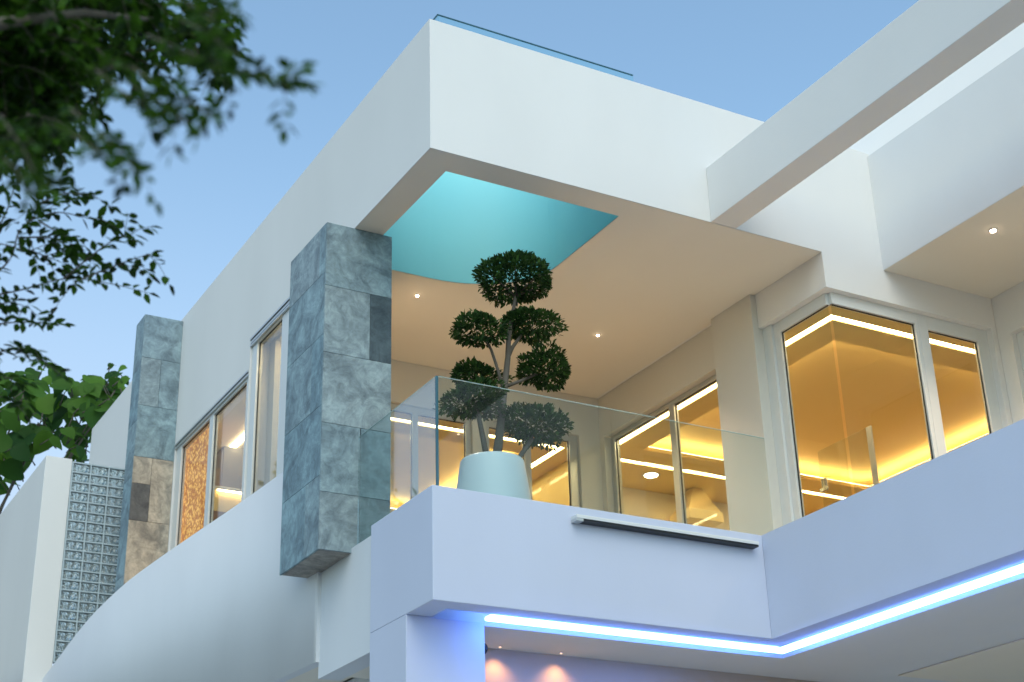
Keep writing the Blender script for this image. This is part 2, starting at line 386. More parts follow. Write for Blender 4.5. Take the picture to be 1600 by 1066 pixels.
front = [(-0.48, 0.0, 9.12, 9.69, G1), (-0.48, -0.24, 8.5, 9.12, G3), (-0.24, 0.0, 8.5, 9.12, G1), (-0.48, 0.0, 7.85, 8.5, G2),
         (-0.48, -0.26, 7.52, 7.85, W1), (-0.26, 0.0, 7.07, 7.85, W2), (-0.48, -0.26, 7.07, 7.52, (0.12, 0.12, 0.12)), (-0.48, 0.0, 6.3, 7.07, W2), (-0.48, 0.0, 5.02, 6.3, W1)]
side = [(6.83, 7.19, 9.0, 9.69, G2), (6.83, 7.19, 8.3, 9.0, G4), (6.83, 7.19, 7.6, 8.3, G2), (6.83, 7.19, 6.42, 7.6, G4), (6.83, 7.19, 5.02, 6.42, G2)]
pillar(-0.48, 0.0, 6.83, 7.19, 5.0, 9.695, front, side, 'far slate clad pillar turning beige brown lower down')

# ------------------------------------------------------------------ windows and doors (parts of the house)
def frame_x(name, x, y0, y1, z0, z1, stiles, fw=0.05, dep=0.06, m=ALU, glass=PANE, head=0.05, label=None, proud=0.0, open0=False):
    """glazed frame in a plane x = const; stiles = list of (ya, yb) of vertical members"""
    bm = bmesh.new()
    for a, b in stiles[1 if open0 else 0:]: bx(bm, x - dep/2 - proud, x + dep/2, a, b, z0, z1)
    bays = [(stiles[i][1], stiles[i+1][0]) for i in range(len(stiles)-1)]
    for a, b in bays: bx(bm, x - dep/2 - proud, x + dep/2, a, b, z1 - head, z1); bx(bm, x - dep/2 - proud, x + dep/2, a, b, z0, z0 + fw)
    f = obj(name, bm, m, house, bevel=0.003, label=label)
    for a, b in bays:
        B('gasket', SEAL, f, *(() if open0 else ((x - 0.007, x + 0.007, a, a + 0.007, z0 + fw, z1 - head),)), (x - 0.007, x + 0.007, b - 0.007, b, z0 + fw, z1 - head), (x - 0.007, x + 0.007, a + 0.007, b - 0.007, z1 - head - 0.007, z1 - head))
        B('pane', glass, f, (x - 0.004, x + 0.004, a + 0.012, b - 0.012, z0 + fw, z1 - head - 0.012))
    return f
def frame_y(name, y, x0, x1, z0, z1, stiles, fw=0.05, dep=0.06, m=ALU, glass=PANE, head=0.05, label=None, open0=False):
    bm = bmesh.new()
    for a, b in stiles[1 if open0 else 0:]: bx(bm, a, b, y - dep/2, y + dep/2, z0, z1)
    bays = [(stiles[i][1], stiles[i+1][0]) for i in range(len(stiles)-1)]
    for a, b in bays: bx(bm, a, b, y - dep/2, y + dep/2, z1 - head, z1); bx(bm, a, b, y - dep/2, y + dep/2, z0, z0 + fw)
    f = obj(name, bm, m, house, bevel=0.003, label=label)
    for a, b in bays:
        B('gasket', SEAL, f, *(() if open0 else ((a, a + 0.007, y - 0.007, y + 0.007, z0 + fw, z1 - head),)), (b - 0.007, b, y - 0.007, y + 0.007, z0 + fw, z1 - head), (a + 0.007, b - 0.007, y - 0.007, y + 0.007, z1 - head - 0.007, z1 - head))
        B('pane', glass, f, (a + 0.012, b - 0.012, y - 0.004, y + 0.004, z0 + fw, z1 - head - 0.012))
    return f
# left facade
frame_x('window', 0.05, YA0, 4.308, 5.302, 8.40, [(2.475, 2.53), (3.25, 3.44), (4.15, 4.306)], head=0.10, m=ALUW, label='tall side window beside the near pillar')
B('window_track', ALU, house, (-0.012, 0.03, 2.475, 4.31, 8.385, 8.408), (-0.002, 0.03, 2.475, 4.31, 8.345, 8.372), (-0.006, 0.03, 2.475, 4.31, 8.31, 8.33))
frame_x('window', 0.05, YB0, YB1, 5.302, 8.04, [(4.335, 4.43), (5.49, 5.62), (6.62, 6.80)], head=0.075, m=ALUW, label='two bay side window with a bronze screen behind one pane')
B('window_track', ALU, house, (-0.012, 0.03, 4.33, 6.81, 8.03, 8.052), (-0.004, 0.03, 4.33, 6.81, 7.995, 8.015))
# terrace back doors
frame_y('glass_door', 4.22, 1.30, 2.585, ZF, 7.90, [(1.302, 1.36), (1.86, 1.93), (2.52, 2.583)], glass=PANE_DOOR, head=0.07, label='glazed terrace door left of the topiary')
frame_y('glass_door', 4.22, 2.76, 3.995, ZF, 7.90, [(2.762, 2.82), (3.28, 3.36), (3.88, 3.993)], glass=PANE_DOOR, head=0.07, label='glazed terrace door right of the topiary')
frame_x('glass_door', 4.40, 1.735, 4.06, ZF, 7.90, [(1.737, 1.79), (2.77, 2.87), (3.98, 4.058)], glass=PANE_DOOR, head=0.05, label='wide sliding glass door between pier and terrace corner')
# corner window
frame_y('corner_window', 0.10, 4.37, 6.43, ZF + 0.3, 8.029, [(4.352, 4.366), (5.43, 5.475)], m=ALUW, head=0.12, glass=PANE_DOOR, open0=True, label='frameless corner pane facing the street')
frame_y('corner_window', 0.10, 5.5, 6.43, ZF + 0.3, 8.029, [(5.478, 5.60), (6.28, 6.43)], m=ALUW, head=0.15, glass=PANE_DOOR, label='opening sash right of the corner pane')
frame_x('corner_window', 4.36, 0.13, 1.058, ZF + 0.3, 8.029, [(0.105, 0.118), (0.83, 0.925)], m=ALUW, head=0.12, glass=PANE_DOOR, open0=True, label='frameless corner pane facing the terrace')
B('window_jamb', ALUW, house, (4.30, 4.46, 0.926, 1.058, ZF, 8.028))
frame_x('window', 6.60, -1.95, -0.18, ZF + 0.3, 7.918, [(-1.948, -1.86), (-0.27, -0.182)], m=ALUW, label='balcony side window at the right edge')

# ------------------------------------------------------------------ interiors
def tray_room(x0, x1, y0, y1, zc, tx0, tx1, ty0, ty1, strip, ceil=INCEIL):
    """ceiling with a recessed tray, a flush light strip round it and hidden cove tape"""
    sx0, sx1, sy0, sy1, sw = strip
    bmc = bmesh.new()
    def ringb(bm, a, b, z0, z1):   # rectangular ring between outer a and inner b
        bx(bm, a[0], a[1], a[2], b[2], z0, z1); bx(bm, a[0], a[1], b[3], a[3], z0, z1)
        bx(bm, a[0], b[0], b[2], b[3], z0, z1); bx(bm, b[1], a[1], b[2], b[3], z0, z1)
    so = (sx0, sx1, sy0, sy1); si = (sx0 + sw, sx1 - sw, sy0 + sw, sy1 - sw)
    ringb(bmc, (x0, x1, y0, y1), so, zc, zc + 0.05)
    ringb(bmc, si, (tx0, tx1, ty0, ty1), zc, zc + 0.05)
    e = 0.28
    bx(bmc, tx0 - e, tx1 + e, ty0 - e, ty1 + e, zc + 0.20, zc + 0.23)
    ringb(bmc, (tx0 - e - 0.03, tx1 + e + 0.03, ty0 - e - 0.03, ty1 + e + 0.03), (tx0 - e, tx1 + e, ty0 - e, ty1 + e), zc + 0.051, zc + 0.23)
    o = obj('interior_ceiling', bmc, ceil, house)
    bms = bmesh.new(); ringb(bms, so, si, zc + 0.012, zc + 0.03); obj('light_strip', bms, WARM, o)
    bmt = bmesh.new(); q = 0.09; ringb(bmt, (tx0 - q, tx1 + q, ty0 - q, ty1 + q), (tx0 - q + 0.03, tx1 + q - 0.03, ty0 - q + 0.03, ty1 + q - 0.03), zc + 0.055, zc + 0.08)
    obj('cove_tape', bmt, COVE, o)
tray_room(4.52, 9.3, 0.20, 5.72, 8.0, 5.10, 8.70, 0.89, 4.45, (4.67, 9.15, 0.43, 4.92, 0.085))
B('interior_wall', INWALL, house, (9.3, 9.4, 0.2, 5.9, ZF, 8.3))
B('interior_wall', INPALE, house, (4.531, 9.3, 5.72, 5.82, ZF, 8.3))
tray_room(0.9, 4.45, 4.33, 8.8, 8.0, 1.7, 3.8, 5.2, 7.9, (1.3, 4.2, 4.8, 8.3, 0.085))
B('interior_wall', INWALL, house, (0.9, 4.47, 8.8, 8.9, ZF, 8.3), (4.45, 4.51, 4.33, 8.8, ZF, 8.3))
B('interior_wall', INPALE, house, (0.86, 0.899, 4.33, 8.8, ZF, 8.3))
B('interior_ceiling', INPALE, house, (0.225, 0.858, 4.33, 8.8, 8.055, 8.10))
B('interior_ceiling', INPALE, house, (0.225, 0.698, 2.552, 4.148, 8.36, 8.40))
B('light_strip', COVE, house, (0.60, 0.66, 4.6, 6.6, 8.03, 8.052))
B('light_strip', WARM, house, (0.28, 0.36, 2.7, 4.0, 8.345, 8.358))  # unseen strip added to brighten the narrow room behind the tall window

# bronze mosaic screen behind the first side pane
def mosaic(name):
    m, n, b = new_mat(name)
    tc = n.nodes.new('ShaderNodeTexCoord')
    v = n.nodes.new('ShaderNodeTexVoronoi'); v.inputs['Scale'].default_value = 26
    n.links.new(tc.outputs['Object'], v.inputs['Vector'])
    rp = n.nodes.new('ShaderNodeValToRGB')
    rp.color_ramp.elements[0].position = 0.15; rp.color_ramp.elements[0].color = (0.80, 0.46, 0.12, 1)
    rp.color_ramp.elements[1].position = 0.62; rp.color_ramp.elements[1].color = (0.30, 0.10, 0.02, 1)
    n.links.new(v.outputs['Distance'], rp.inputs[0]); n.links.new(rp.outputs[0], b.inputs['Base Color'])
    b.inputs['Roughness'].default_value = 0.45
    n.links.new(rp.outputs[0], b.inputs['Emission Color']); b.inputs['Emission Strength'].default_value = 0.9    # back-lit screen
    return m
scr = B('decor_screen', mosaic('bronze_mosaic'), None, (0.115, 0.135, 5.86, 6.95, ZF, 7.99))
tag(scr, 'bronze mosaic screen glowing orange behind the side window pane', 'screen')
cab = thing('cabinet', 'dark tall cabinet standing in the side room behind the window', 'cabinet', (0.62, 6.68, ZF))
B('cabinet_body', GREYW, cab, (0.48, 0.80, 6.46, 6.90, ZF, 8.0), bevel=0.005)
B('cabinet_door', plain('cabinet_door', (0.20, 0.20, 0.19), 0.4), cab, (0.465, 0.479, 6.47, 6.89, ZF + 0.1, 7.95))
shelf = thing('shelf', 'pale lit shelf in the side room below eye height of the window', 'shelf', (0.5, 5.9, 7.0))
B('board', ALU, shelf, (0.15, 0.84, 5.75, 6.2, 7.20, 7.235), bevel=0.004)
B('lit_fascia', INWALL, shelf, (0.16, 0.83, 5.80, 5.815, 6.96, 7.199)); B('bracket', ALU, shelf, (0.5, 0.53, 5.83, 6.15, 7.05, 7.199))
B('light_tube', WARM, shelf, (0.2, 0.8, 5.755, 5.775, 7.185, 7.197))
wl = thing('glow_panel', 'glowing panel added for the warm lit patch behind the tall side window', 'lamp', (0.68, 3.65, 7.0))  # added glowing panel imitating a warm lit patch in this window
B('back_plate', ALU, wl, (0.685, 0.699, 3.52, 3.84, 7.02, 7.72)); B('diffuser', glow('lit_patch_glow', (1.0, 0.80, 0.58), 1.6), wl, (0.64, 0.684, 3.50, 3.86, 7.0, 7.74), bevel=0.01)

# extractor hood hanging in the main room
hood = thing('range_hood', 'yellow lit extractor hood hanging in the room behind the sliding door', 'hood', (6.5, 5.4, 7.5))
bm = bmesh.new(); hx, hy = 6.55, 5.42
bx(bm, hx - 0.27, hx + 0.27, hy - 0.22, hy + 0.22, 7.52, 7.66)
obj('canopy', bm, plain('hood_cream', (0.80, 0.68, 0.40), 0.35, 0.1), hood, bevel=0.006)
bm = bmesh.new()
lo = [bm.verts.new((hx + a*0.25, hy + b*0.20, 7.661)) for a, b in ((-1,-1),(1,-1),(1,1),(-1,1))]
hi = [bm.verts.new((hx + a*0.07, hy + b*0.07, 7.998)) for a, b in ((-1,-1),(1,-1),(1,1),(-1,1))]
bm.faces.new(lo[::-1]); bm.faces.new(hi)
for i in range(4): bm.faces.new((lo[i], lo[(i+1)%4], hi[(i+1)%4], hi[i]))
obj('chimney', bm, plain('hood_gold', (0.62, 0.48, 0.24), 0.4, 0.2), hood)

# glass partition with its hinge in the corner room
gp = thing('glass_partition', 'frameless glass partition with chrome hinge inside the corner room', 'partition', (5.6, 1.4, ZF))
B('glass_sheet', PANE, gp, (5.595, 5.605, 1.12, 1.90, ZF, 7.19)); B('edge_trim', ALU, gp, (5.59, 5.61, 1.05, 1.12, ZF, 7.19))
B('hinge', plain('chrome', (0.7, 0.7, 0.7), 0.15, 1.0), gp, (5.57, 5.594, 1.80, 1.87, 6.72, 6.86), (5.56, 5.569, 1.76, 1.90, 6.72, 6.76), bevel=0.004)

# ------------------------------------------------------------------ glass railing on the front parapet
rail = thing('glass_railing', 'frameless glass railing standing on the terrace parapet', 'railing', (0, 0, ZP))
B('glass_panel', RAIL, rail, (0.085, 1.708, 0.052, 0.064, ZP - 0.05, 6.337))
B('glass_panel', RAIL, rail, (1.716, 3.34, 0.052, 0.064, ZP - 0.05, 6.337))
B('glass_panel', pane_mat('coated_railing_glass', (0.86, 0.95, 0.96), 3.0), rail, (0.066, 0.078, 0.075, 1.56, ZP - 0.10, 6.337))
B('corner_edge', EDGE, rail, (0.066, 0.084, 0.052, 0.072, ZP - 0.05, 6.339))
B('top_edge', plain('pale_glass_edge', (0.35, 0.50, 0.50), 0.2), rail, (0.085, 1.708, 0.053, 0.063, 6.3371, 6.341), (1.716, 3.34, 0.053, 0.063, 6.3371, 6.341), (0.067, 0.077, 0.075, 1.56, 6.3371, 6.341))
# roof railing
rr = thing('roof_glass_railing', 'low cyan glass upstand along the roof edge', 'railing', (0.1, 0.1, ZR))
B('glass_panel', EDGEC, rr, (0.12, 2.20, 0.06, 0.072, ZR + 0.002, 9.86)); B('glass_panel', EDGEC, rr, (0.108, 0.12, 0.06, 0.30, ZR + 0.002, 9.86))
B('top_rail', EDGE, rr, (0.108, 2.20, 0.059, 0.073, 9.86, 9.868), (0.108, 0.120, 0.074, 0.30, 9.86, 9.868))

# linear wall light on the parapet
lw = thing('linear_wall_light', 'slim white linear light with black slot fixed to the parapet front', 'wall light', (2.1, -0.04, 5.29))
B('housing', ALUW, lw, (1.235, 3.05, -0.09, -0.001, 5.275, 5.305), bevel=0.003); B('slot', BLACK, lw, (1.30, 3.045, -0.085, -0.004, 5.258, 5.2745)); B('end_cap', ALU, lw, (1.235, 1.30, -0.088, -0.003, 5.252, 5.2745), bevel=0.002)

# black fitting on the column
cm = thing('security_camera', 'small black round camera on the side of the blue lit column', 'camera', (0.70, 0.72, 4.33))
bm = bmesh.new(); bmesh.ops.create_uvsphere(bm, u_segments=20, v_segments=12, radius=0.055, matrix=Matrix.Translation((0.775, 0.70, 4.355))); obj('dome', bm, BLACK, cm)
B('mount', BLACK, cm, (0.681, 0.76, 0.67, 0.73, 4.33, 4.38), bevel=0.006)

# ------------------------------------------------------------------ downlights
def downlight(x, y, z, label, watt, group, colr=(1.0, 0.74, 0.52), size=0.016, lens=None):
    t = thing('downlight', label, 'downlight', (x, y, z), group)
    bm = bmesh.new(); lathe(bm, [(size, z - 0.008), (size*1.3, z - 0.008), (size*1.35, z - 0.002), (size, z - 0.002)], x, y, 24); obj('trim_ring', bm, ALUW, t)
    bm = bmesh.new(); lathe(bm, [(size*0.94, z - 0.016), (size*0.94, z - 0.0085)], x, y, 20); obj('lens', bm, lens or SPOTM, t)
    if watt:
        ld = bpy.data.lights.new('downlight_lamp', 'SPOT'); ld.energy = watt; ld.color = colr; ld.spot_size = R(120 if lens else 110); ld.spot_blend = 0.8; ld.shadow_soft_size = 0.04
        lo_ = bpy.data.objects.new('lamp', ld); C.objects.link(lo_); lo_.parent = t; lo_.location = (0, 0, -0.03)
    return t
downlight(1.13, 2.572, ZS - 0.005, 'small downlight in the terrace soffit nearest the slate pillar', 105, 'terrace downlights')
downlight(3.30, 2.585, ZS - 0.005, 'small downlight in the terrace soffit right of the topiary', 105, 'terrace downlights')
downlight(5.40, -1.12, ZS - 0.03, 'downlight in the right balcony overhang', 110, 'balcony downlights', size=0.03)
downlight(5.70, 5.17, 8.0, 'bright ceiling light in the room behind the sliding door', 90, 'room downlights', size=0.09)
downlight(7.4, 5.3, 8.0, 'ceiling light deep in the room beside the extractor hood', 70, 'room downlights', size=0.05)
for x in (1.167, 1.758):
    downlight(x, 1.09, ZB - 0.001, 'wall washer above the polished ground floor wall, %s' % ('nearest the column' if x < 1.5 else 'second from the column'), 6, 'ground floor wall washers', (1.0, 0.56, 0.28), 0.012, SPOTW)

# ------------------------------------------------------------------ curved wall
ctl = [(-0.012, 2.22, 6.5), (-0.06, 2.999, 6.483), (-0.112, 3.627, 6.46), (-0.183, 4.345, 6.436), (-0.268, 5.092, 6.41), (-0.386, 6.028, 6.36), (-0.487, 6.757, 6.29), (-0.596, 7.501, 6.146), (-0.673, 8.0, 5.989), (-0.752, 8.499, 5.786), (-0.793, 8.752, 5.681), (-0.826, 8.956, 5.596), (-0.95, 9.8, 5.2)]
def catmull(P, n=6):
    out = []
    for i in range(len(P)-1):
        p0, p1, p2, p3 = (Vector(P[max(i-1,0)]), Vector(P[i]), Vector(P[i+1]), Vector(P[min(i+2, len(P)-1)]))
        for k in range(n):
            t = k / n
            out.append(0.5 * ((2*p1) + (p2-p0)*t + (2*p0-5*p1+4*p2-p3)*t*t + (-p0+3*p1-3*p2+p3)*t**3))
    out.append(Vector(P[-1])); return out
cp = catmull(ctl, 8)
bm = bmesh.new(); th = 0.10
rows = []
for i, p in enumerate(cp):
    d = (cp[min(i+1, len(cp)-1)] - cp[max(i-1, 0)]); d.z = 0; d.normalize(); nn = Vector((d.y, -d.x, 0))
    q = p + nn * th; zb = 4.5
    rows.append([bm.verts.new((p.x, p.y, zb)), bm.verts.new((p.x, p.y, p.z)), bm.verts.new((q.x, q.y, p.z)), bm.verts.new((q.x, q.y, zb))])
for i in range(len(rows)-1):
    for k in range(4):
        f = bm.faces.new((rows[i][k], rows[i][(k+1)%4], rows[i+1][(k+1)%4], rows[i+1][k])); f.smooth = k in (0, 2)
bm.faces.new(rows[0]); bm.faces.new(rows[-1][::-1])
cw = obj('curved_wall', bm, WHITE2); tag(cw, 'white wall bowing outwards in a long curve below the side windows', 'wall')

# ------------------------------------------------------------------ glass block screen and end pier
gw = thing('garden_wall', 'white wall end with pale square front left of the glass blocks', 'wall', (-0.9, 9.0, 0))
B('wall_body', WHITE, gw, (-1.05, -0.715, 8.9, 16, 0, 8.46), bevel=0.006)
gb = thing('glass_block_screen', 'tall screen of clear glass blocks between white pier and far slate pillar', 'glass blocks', (-0.35, 8.95, 5.8))
BW, BH, JT = 0.235, 0.1287, 0.018
NR, NC = 20, 3
bm = bmesh.new(); x0b, z1b = -0.712, 8.43
for c in range(NC + 1): bx(bm, x0b + c*BW, x0b + c*BW + JT, 8.90, 8.985, z1b - NR*BH - JT, z1b)
for r_ in range(NR + 1):
    for c in range(NC): bx(bm, x0b + c*BW + JT, x0b + (c+1)*BW, 8.90, 8.985, z1b - r_*BH - JT, z1b - r_*BH)
obj('mortar_grid', bm, plain('pale_mortar', (0.40, 0.48, 0.52), 0.6), gb)
def blockglass():
    m, n, b = new_mat('cast_glass')
    b.inputs['Base Color'].default_value = (0.75, 0.90, 0.93, 1); b.inputs['Roughness'].default_value = 0.06
    b.inputs['Transmission Weight'].default_value = 0.80; b.inputs['IOR'].default_value = 1.45
    tc = n.nodes.new('ShaderNodeTexCoord'); ns = n.nodes.new('ShaderNodeTexNoise'); ns.inputs['Scale'].default_value = 14; ns.inputs['Detail'].default_value = 1
    n.links.new(tc.outputs['Object'], ns.inputs['Vector'])
    bp = n.nodes.new('ShaderNodeBump'); bp.inputs['Strength'].default_value = 1.0; bp.inputs['Distance'].default_value = 0.12
    n.links.new(ns.outputs['Fac'], bp.inputs['Height']); n.links.new(bp.outputs[0], b.inputs['Normal'])
    return m
bm = bmesh.new(); bx(bm, x0b + JT + 0.001, x0b + BW - 0.001, 8.912, 8.975, z1b - BH + 0.001, z1b - JT - 0.001)
b0 = obj('glass_block', bm, blockglass(), gb, bevel=0.012)
for r_ in range(NR):
    for c in range(NC):
        if r_ or c:
            k = b0.copy(); C.objects.link(k); k.parent = gb
            k.matrix_parent_inverse = b0.matrix_parent_inverse.copy(); k.location = (c*BW, 0, -r_*BH)
B('side_frame', plain('dark_jamb', (0.03, 0.09, 0.11), 0.4), gb, (-0.002 + 0.0, 0.06, 8.86, 8.899, 5.8, 8.45))

# ------------------------------------------------------------------ planter and topiary
pl = thing('planter', 'tapered white ceramic planter behind the glass railing', 'planter', (0.86, 0.60, ZF))
bm = bmesh.new(); lathe(bm, [(0.355, ZF + 0.001), (0.362, ZF + 0.03), (0.272, 5.885), (0.270, 5.90), (0.262, 5.912), (0.250, 5.912), (0.243, 5.90), (0.24, 5.85), (0.05, 5.84)], 0.86, 0.60, 56); obj('pot', bm, CERAM, pl)
bm = bmesh.new(); lathe(bm, [(0.238, 5.842), (0.10, 5.865), (0.02, 5.87)], 0.86, 0.60, 24); obj('soil', bm, SOIL, pl)

def leaf(bm, p, d, up, L, W, fold=0.18):
    d = d.normalized(); s = d.cross(up)
    if s.length < 1e-4: s = d.cross(Vector((1, 0.2, 0.1)))
    s.normalize(); nrm = s.cross(d)
    a = bm.verts.new(p); b = bm.verts.new(p + d*L*0.35 + s*W*0.5 + nrm*W*fold); c = bm.verts.new(p + d*L*0.72 + s*W*0.36 + nrm*W*fold*0.7); t = bm.verts.new(p + d*L)
    e = bm.verts.new(p + d*L*0.35 - s*W*0.5 + nrm*W*fold); f = bm.verts.new(p + d*L*0.72 - s*W*0.36 + nrm*W*fold*0.7)
    m_ = bm.verts.new(p + d*L*0.5)
    for q in ((a, b, m_), (b, c, m_), (c, t, m_), (t, f, m_), (f, e, m_), (e, a, m_)):
        bm.faces.new(q)

rnd = random.Random(11)
def rdir(r_=rnd):
    while True:
        v = Vector((r_.uniform(-1, 1), r_.uniform(-1, 1), r_.uniform(-1, 1)))
        if 0.05 < v.length < 1: return v.normalized()

top = thing('topiary_tree', 'dark green cloud pruned tree with seven leafy pads in a white planter', 'topiary', (0.9, 0.6, 5.95))
TOPL = leaf_mat('topiary_leaf', (0.007, 0.024, 0.008), (0.04, 0.10, 0.02), 0.15)
bm = bmesh.new()
tube(bm, [(0.89, 0.60, 5.85), (0.935, 0.60, 6.15), (0.965, 0.60, 6.38), (1.004, 0.6, 6.65), (1.04, 0.6, 6.9), (1.06, 0.61, 7.1), (1.09, 0.6, 7.28), (1.14, 0.6, 7.52), (1.14, 0.6, 7.64)],
     [0.044, 0.038, 0.033, 0.029, 0.025, 0.022, 0.019, 0.015, 0.010], 10)
tube(bm, [(0.80, 0.56, 5.85), (0.75, 0.55, 6.1), (0.715, 0.55, 6.27), (0.69, 0.55, 6.38)], [0.026, 0.023, 0.02, 0.014])
tube(bm, [(1.03, 0.60, 5.85), (1.15, 0.6, 6.03), (1.25, 0.6, 6.18), (1.28, 0.6, 6.28)], [0.026, 0.023, 0.02, 0.014])
tube(bm, [(0.99, 0.6, 6.58), (0.93, 0.58, 6.75), (0.86, 0.57, 6.93), (0.78, 0.56, 7.03)], [0.016, 0.014, 0.012, 0.010])
tube(bm, [(1.03, 0.6, 6.88), (1.10, 0.62, 7.02), (1.2, 0.63, 7.16)], [0.02, 0.018, 0.013])
tube(bm, [(1.0, 0.6, 6.62), (1.16, 0.58, 6.70), (1.33, 0.57, 6.80)], [0.017, 0.015, 0.011])
tube(bm, [(0.99, 0.6, 6.55), (0.92, 0.75, 6.6), (0.85, 0.85, 6.72)], [0.02, 0.018, 0.013])
for z, x in ((7.52, 1.14),):
    for k in range(6):
        a = k * 1.05; tube(bm, [(x, 0.6, z), (x + 0.12*math.cos(a), 0.6 + 0.12*math.sin(a), z + 0.07), (x + 0.25*math.cos(a), 0.6 + 0.25*math.sin(a), z + 0.15)], [0.012, 0.009, 0.005], 6)
obj('trunk', bm, BARK, top)
def pad(c, rx, ry, rz, nleaf, seed):
    r_ = random.Random(seed); bm = bmesh.new(); c = Vector(c)
    lumps = [(rdir(r_), r_.uniform(0.12, 0.42)) for _ in range(16)]
    for _ in range(nleaf):
        d = rdir(r_)
        k = 0.84 + sum(a * max(0, d.dot(v))**11 for v, a in lumps)
        rr_ = k * (1 - abs(r_.gauss(0, 0.13)))
        if r_.random() < 0.22: rr_ *= r_.uniform(0.4, 0.9)
        z = d.z * rz * (1.05 if d.z > 0 else 0.72)
        p = c + Vector((d.x * rx, d.y * ry, z)) * rr_
        dd = (d + rdir(r_) * 0.8 + Vector((0, 0, 0.25))).normalized()
        leaf(bm, p, dd, Vector((0, 0, 1)) + rdir(r_) * 0.7, r_.uniform(0.036, 0.060), r_.uniform(0.018, 0.027))
    for _ in range(10):
        d = rdir(r_); d.z = abs(d.z) * 0.5
        tube(bm, [tuple(c + Vector((0, 0, -rz * 0.6))), tuple(c + Vector((d.x*rx*0.5, d.y*ry*0.5, -rz*0.2))), tuple(c + Vector((d.x*rx*0.85, d.y*ry*0.85, d.z*rz*0.6)))], [0.007, 0.005, 0.003], 5)
    return obj('foliage_pad', bm, TOPL, top)
pad((1.14, 0.60, 7.70), 0.35, 0.33, 0.215, 2850, 1)
pad((1.27, 0.63, 7.27), 0.265, 0.25, 0.12, 1575, 2)
pad((0.72, 0.56, 7.08), 0.225, 0.21, 0.14, 1200, 3)
pad((1.39, 0.57, 6.83), 0.235, 0.23, 0.145, 1575, 4)
pad((0.85, 0.88, 6.80), 0.20, 0.18, 0.10, 1050, 5)
pad((0.66, 0.55, 6.40), 0.245, 0.24, 0.14, 1575, 6)
pad((1.28, 0.60, 6.30), 0.275, 0.25, 0.15, 1725, 7)

# ------------------------------------------------------------------ unseen hedge left of the frame, added to darken the garden wall
hg = thing('hedge', 'unseen tall dark green hedge added to shade the left garden wall', 'hedge', (-2.8, 12.8, 0))
HEDL = leaf_mat('hedge_leaf', (0.015, 0.05, 0.02), (0.05, 0.12, 0.03), 0.25)
B('hedge_core', plain('hedge_dark', (0.012, 0.03, 0.012), 0.9), hg, (-3.3, -2.3, 8.2, 17.5, 0, 5.0))
bm = bmesh.new(); rh = random.Random(3)
for _ in range(9000):
    y = rh.uniform(8, 18); t = rh.random(); top_z = 5.7 + 0.7 * noise.noise(Vector((y * 0.9, 3.1, 0))) + 0.3 * noise.noise(Vector((y * 3, 1.1, 0)))
    if t < 0.55: p = Vector((-2.2 + 0.1 * noise.noise(Vector((y, 0, 0))) + rh.gauss(0, 0.06), y, rh.uniform(0, top_z)))
    elif t < 0.9: p = Vector((rh.uniform(-3.4, -2.2), y, top_z - abs(rh.gauss(0, 0.45))))
    else: p = Vector((rh.uniform(-3.4, -2.2), 8.1 + rh.gauss(0, 0.1), rh.uniform(0, top_z)))
    leaf(bm, p, rdir(rh) + Vector((0.5, -0.2, 0.3)), rdir(rh), rh.uniform(0.13, 0.22), rh.uniform(0.06, 0.10))
obj('foliage', bm, HEDL, hg)

# ------------------------------------------------------------------ overhanging tree (near, left)
CAMP = Vector((-4.96057, -9.90780, 1.53667))
RIGHT = Vector((0.87254, -0.48777, -0.02734)); UP = Vector((-0.18098, -0.37471, 0.90931)); FWD = Vector((0.45378, 0.78846, 0.41523))
def spot(u, v, d):
    """a place in the garden: u, v are slopes right and up of the camera axis, d metres away"""
    return CAMP + (FWD + RIGHT * u + UP * v) * d
def pxs(x, y, d): return spot((x - 800) / 2381.56, (533 - y) / 2381.56, d)

tree = thing('overhanging_tree', 'leafy tree with small leaves hanging over the upper left of the view', 'tree', (-5.9, -4.6, 0))
OLEAF = leaf_mat('small_leaf', (0.003, 0.015, 0.002), (0.045, 0.125, 0.008), 0.28)
bmw = bmesh.new(); bml = bmesh.new()
rt = random.Random(5)
def twig(pts, rad, lsize, step, lpair=True, droop=0.3):
    """a twig with leaflets along both sides"""
    P = catmull([tuple(p) for p in pts], 6) if len(pts) > 2 else [Vector(pts[0]), Vector(pts[0]).lerp(Vector(pts[1]), 0.5), Vector(pts[1])]
    P = [Vector(p) for p in P]
    tube(bmw, P, [rad * (1 - 0.75 * i / (len(P)-1)) for i in range(len(P))], 5)
    acc = 0; side = 1
    for i in range(len(P)-1):
        seg = P[i+1] - P[i]; L = seg.length
        if L < 1e-5: continue
        d = seg / L; t = acc
        while t < L:
            p = P[i] + d * t
            for s in ((1, -1) if lpair else (side,)):
                sdv = d.cross(Vector((0, 0, 1)) + rdir(rt) * 0.5).normalized() * s
                dd = (sdv + d * rt.uniform(0.2, 0.9) + Vector((0, 0, -droop * rt.uniform(0.2, 1.6))) + rdir(rt) * 0.35).normalized()
                if rt.random() < 0.88: leaf(bml, p + dd * 0.006, dd, Vector((0, 0, 1)) + rdir(rt) * 0.6, lsize * rt.uniform(0.7, 1.25), lsize * rt.uniform(0.46, 0.64))
            side = -side; t += step * rt.uniform(0.7, 1.3)
        acc = t - L
    leaf(bml, P[-1], (P[-1] - P[-2]).normalized() + Vector((0, 0, -0.2)), Vector((0, 0, 1)), lsize, lsize * 0.5)
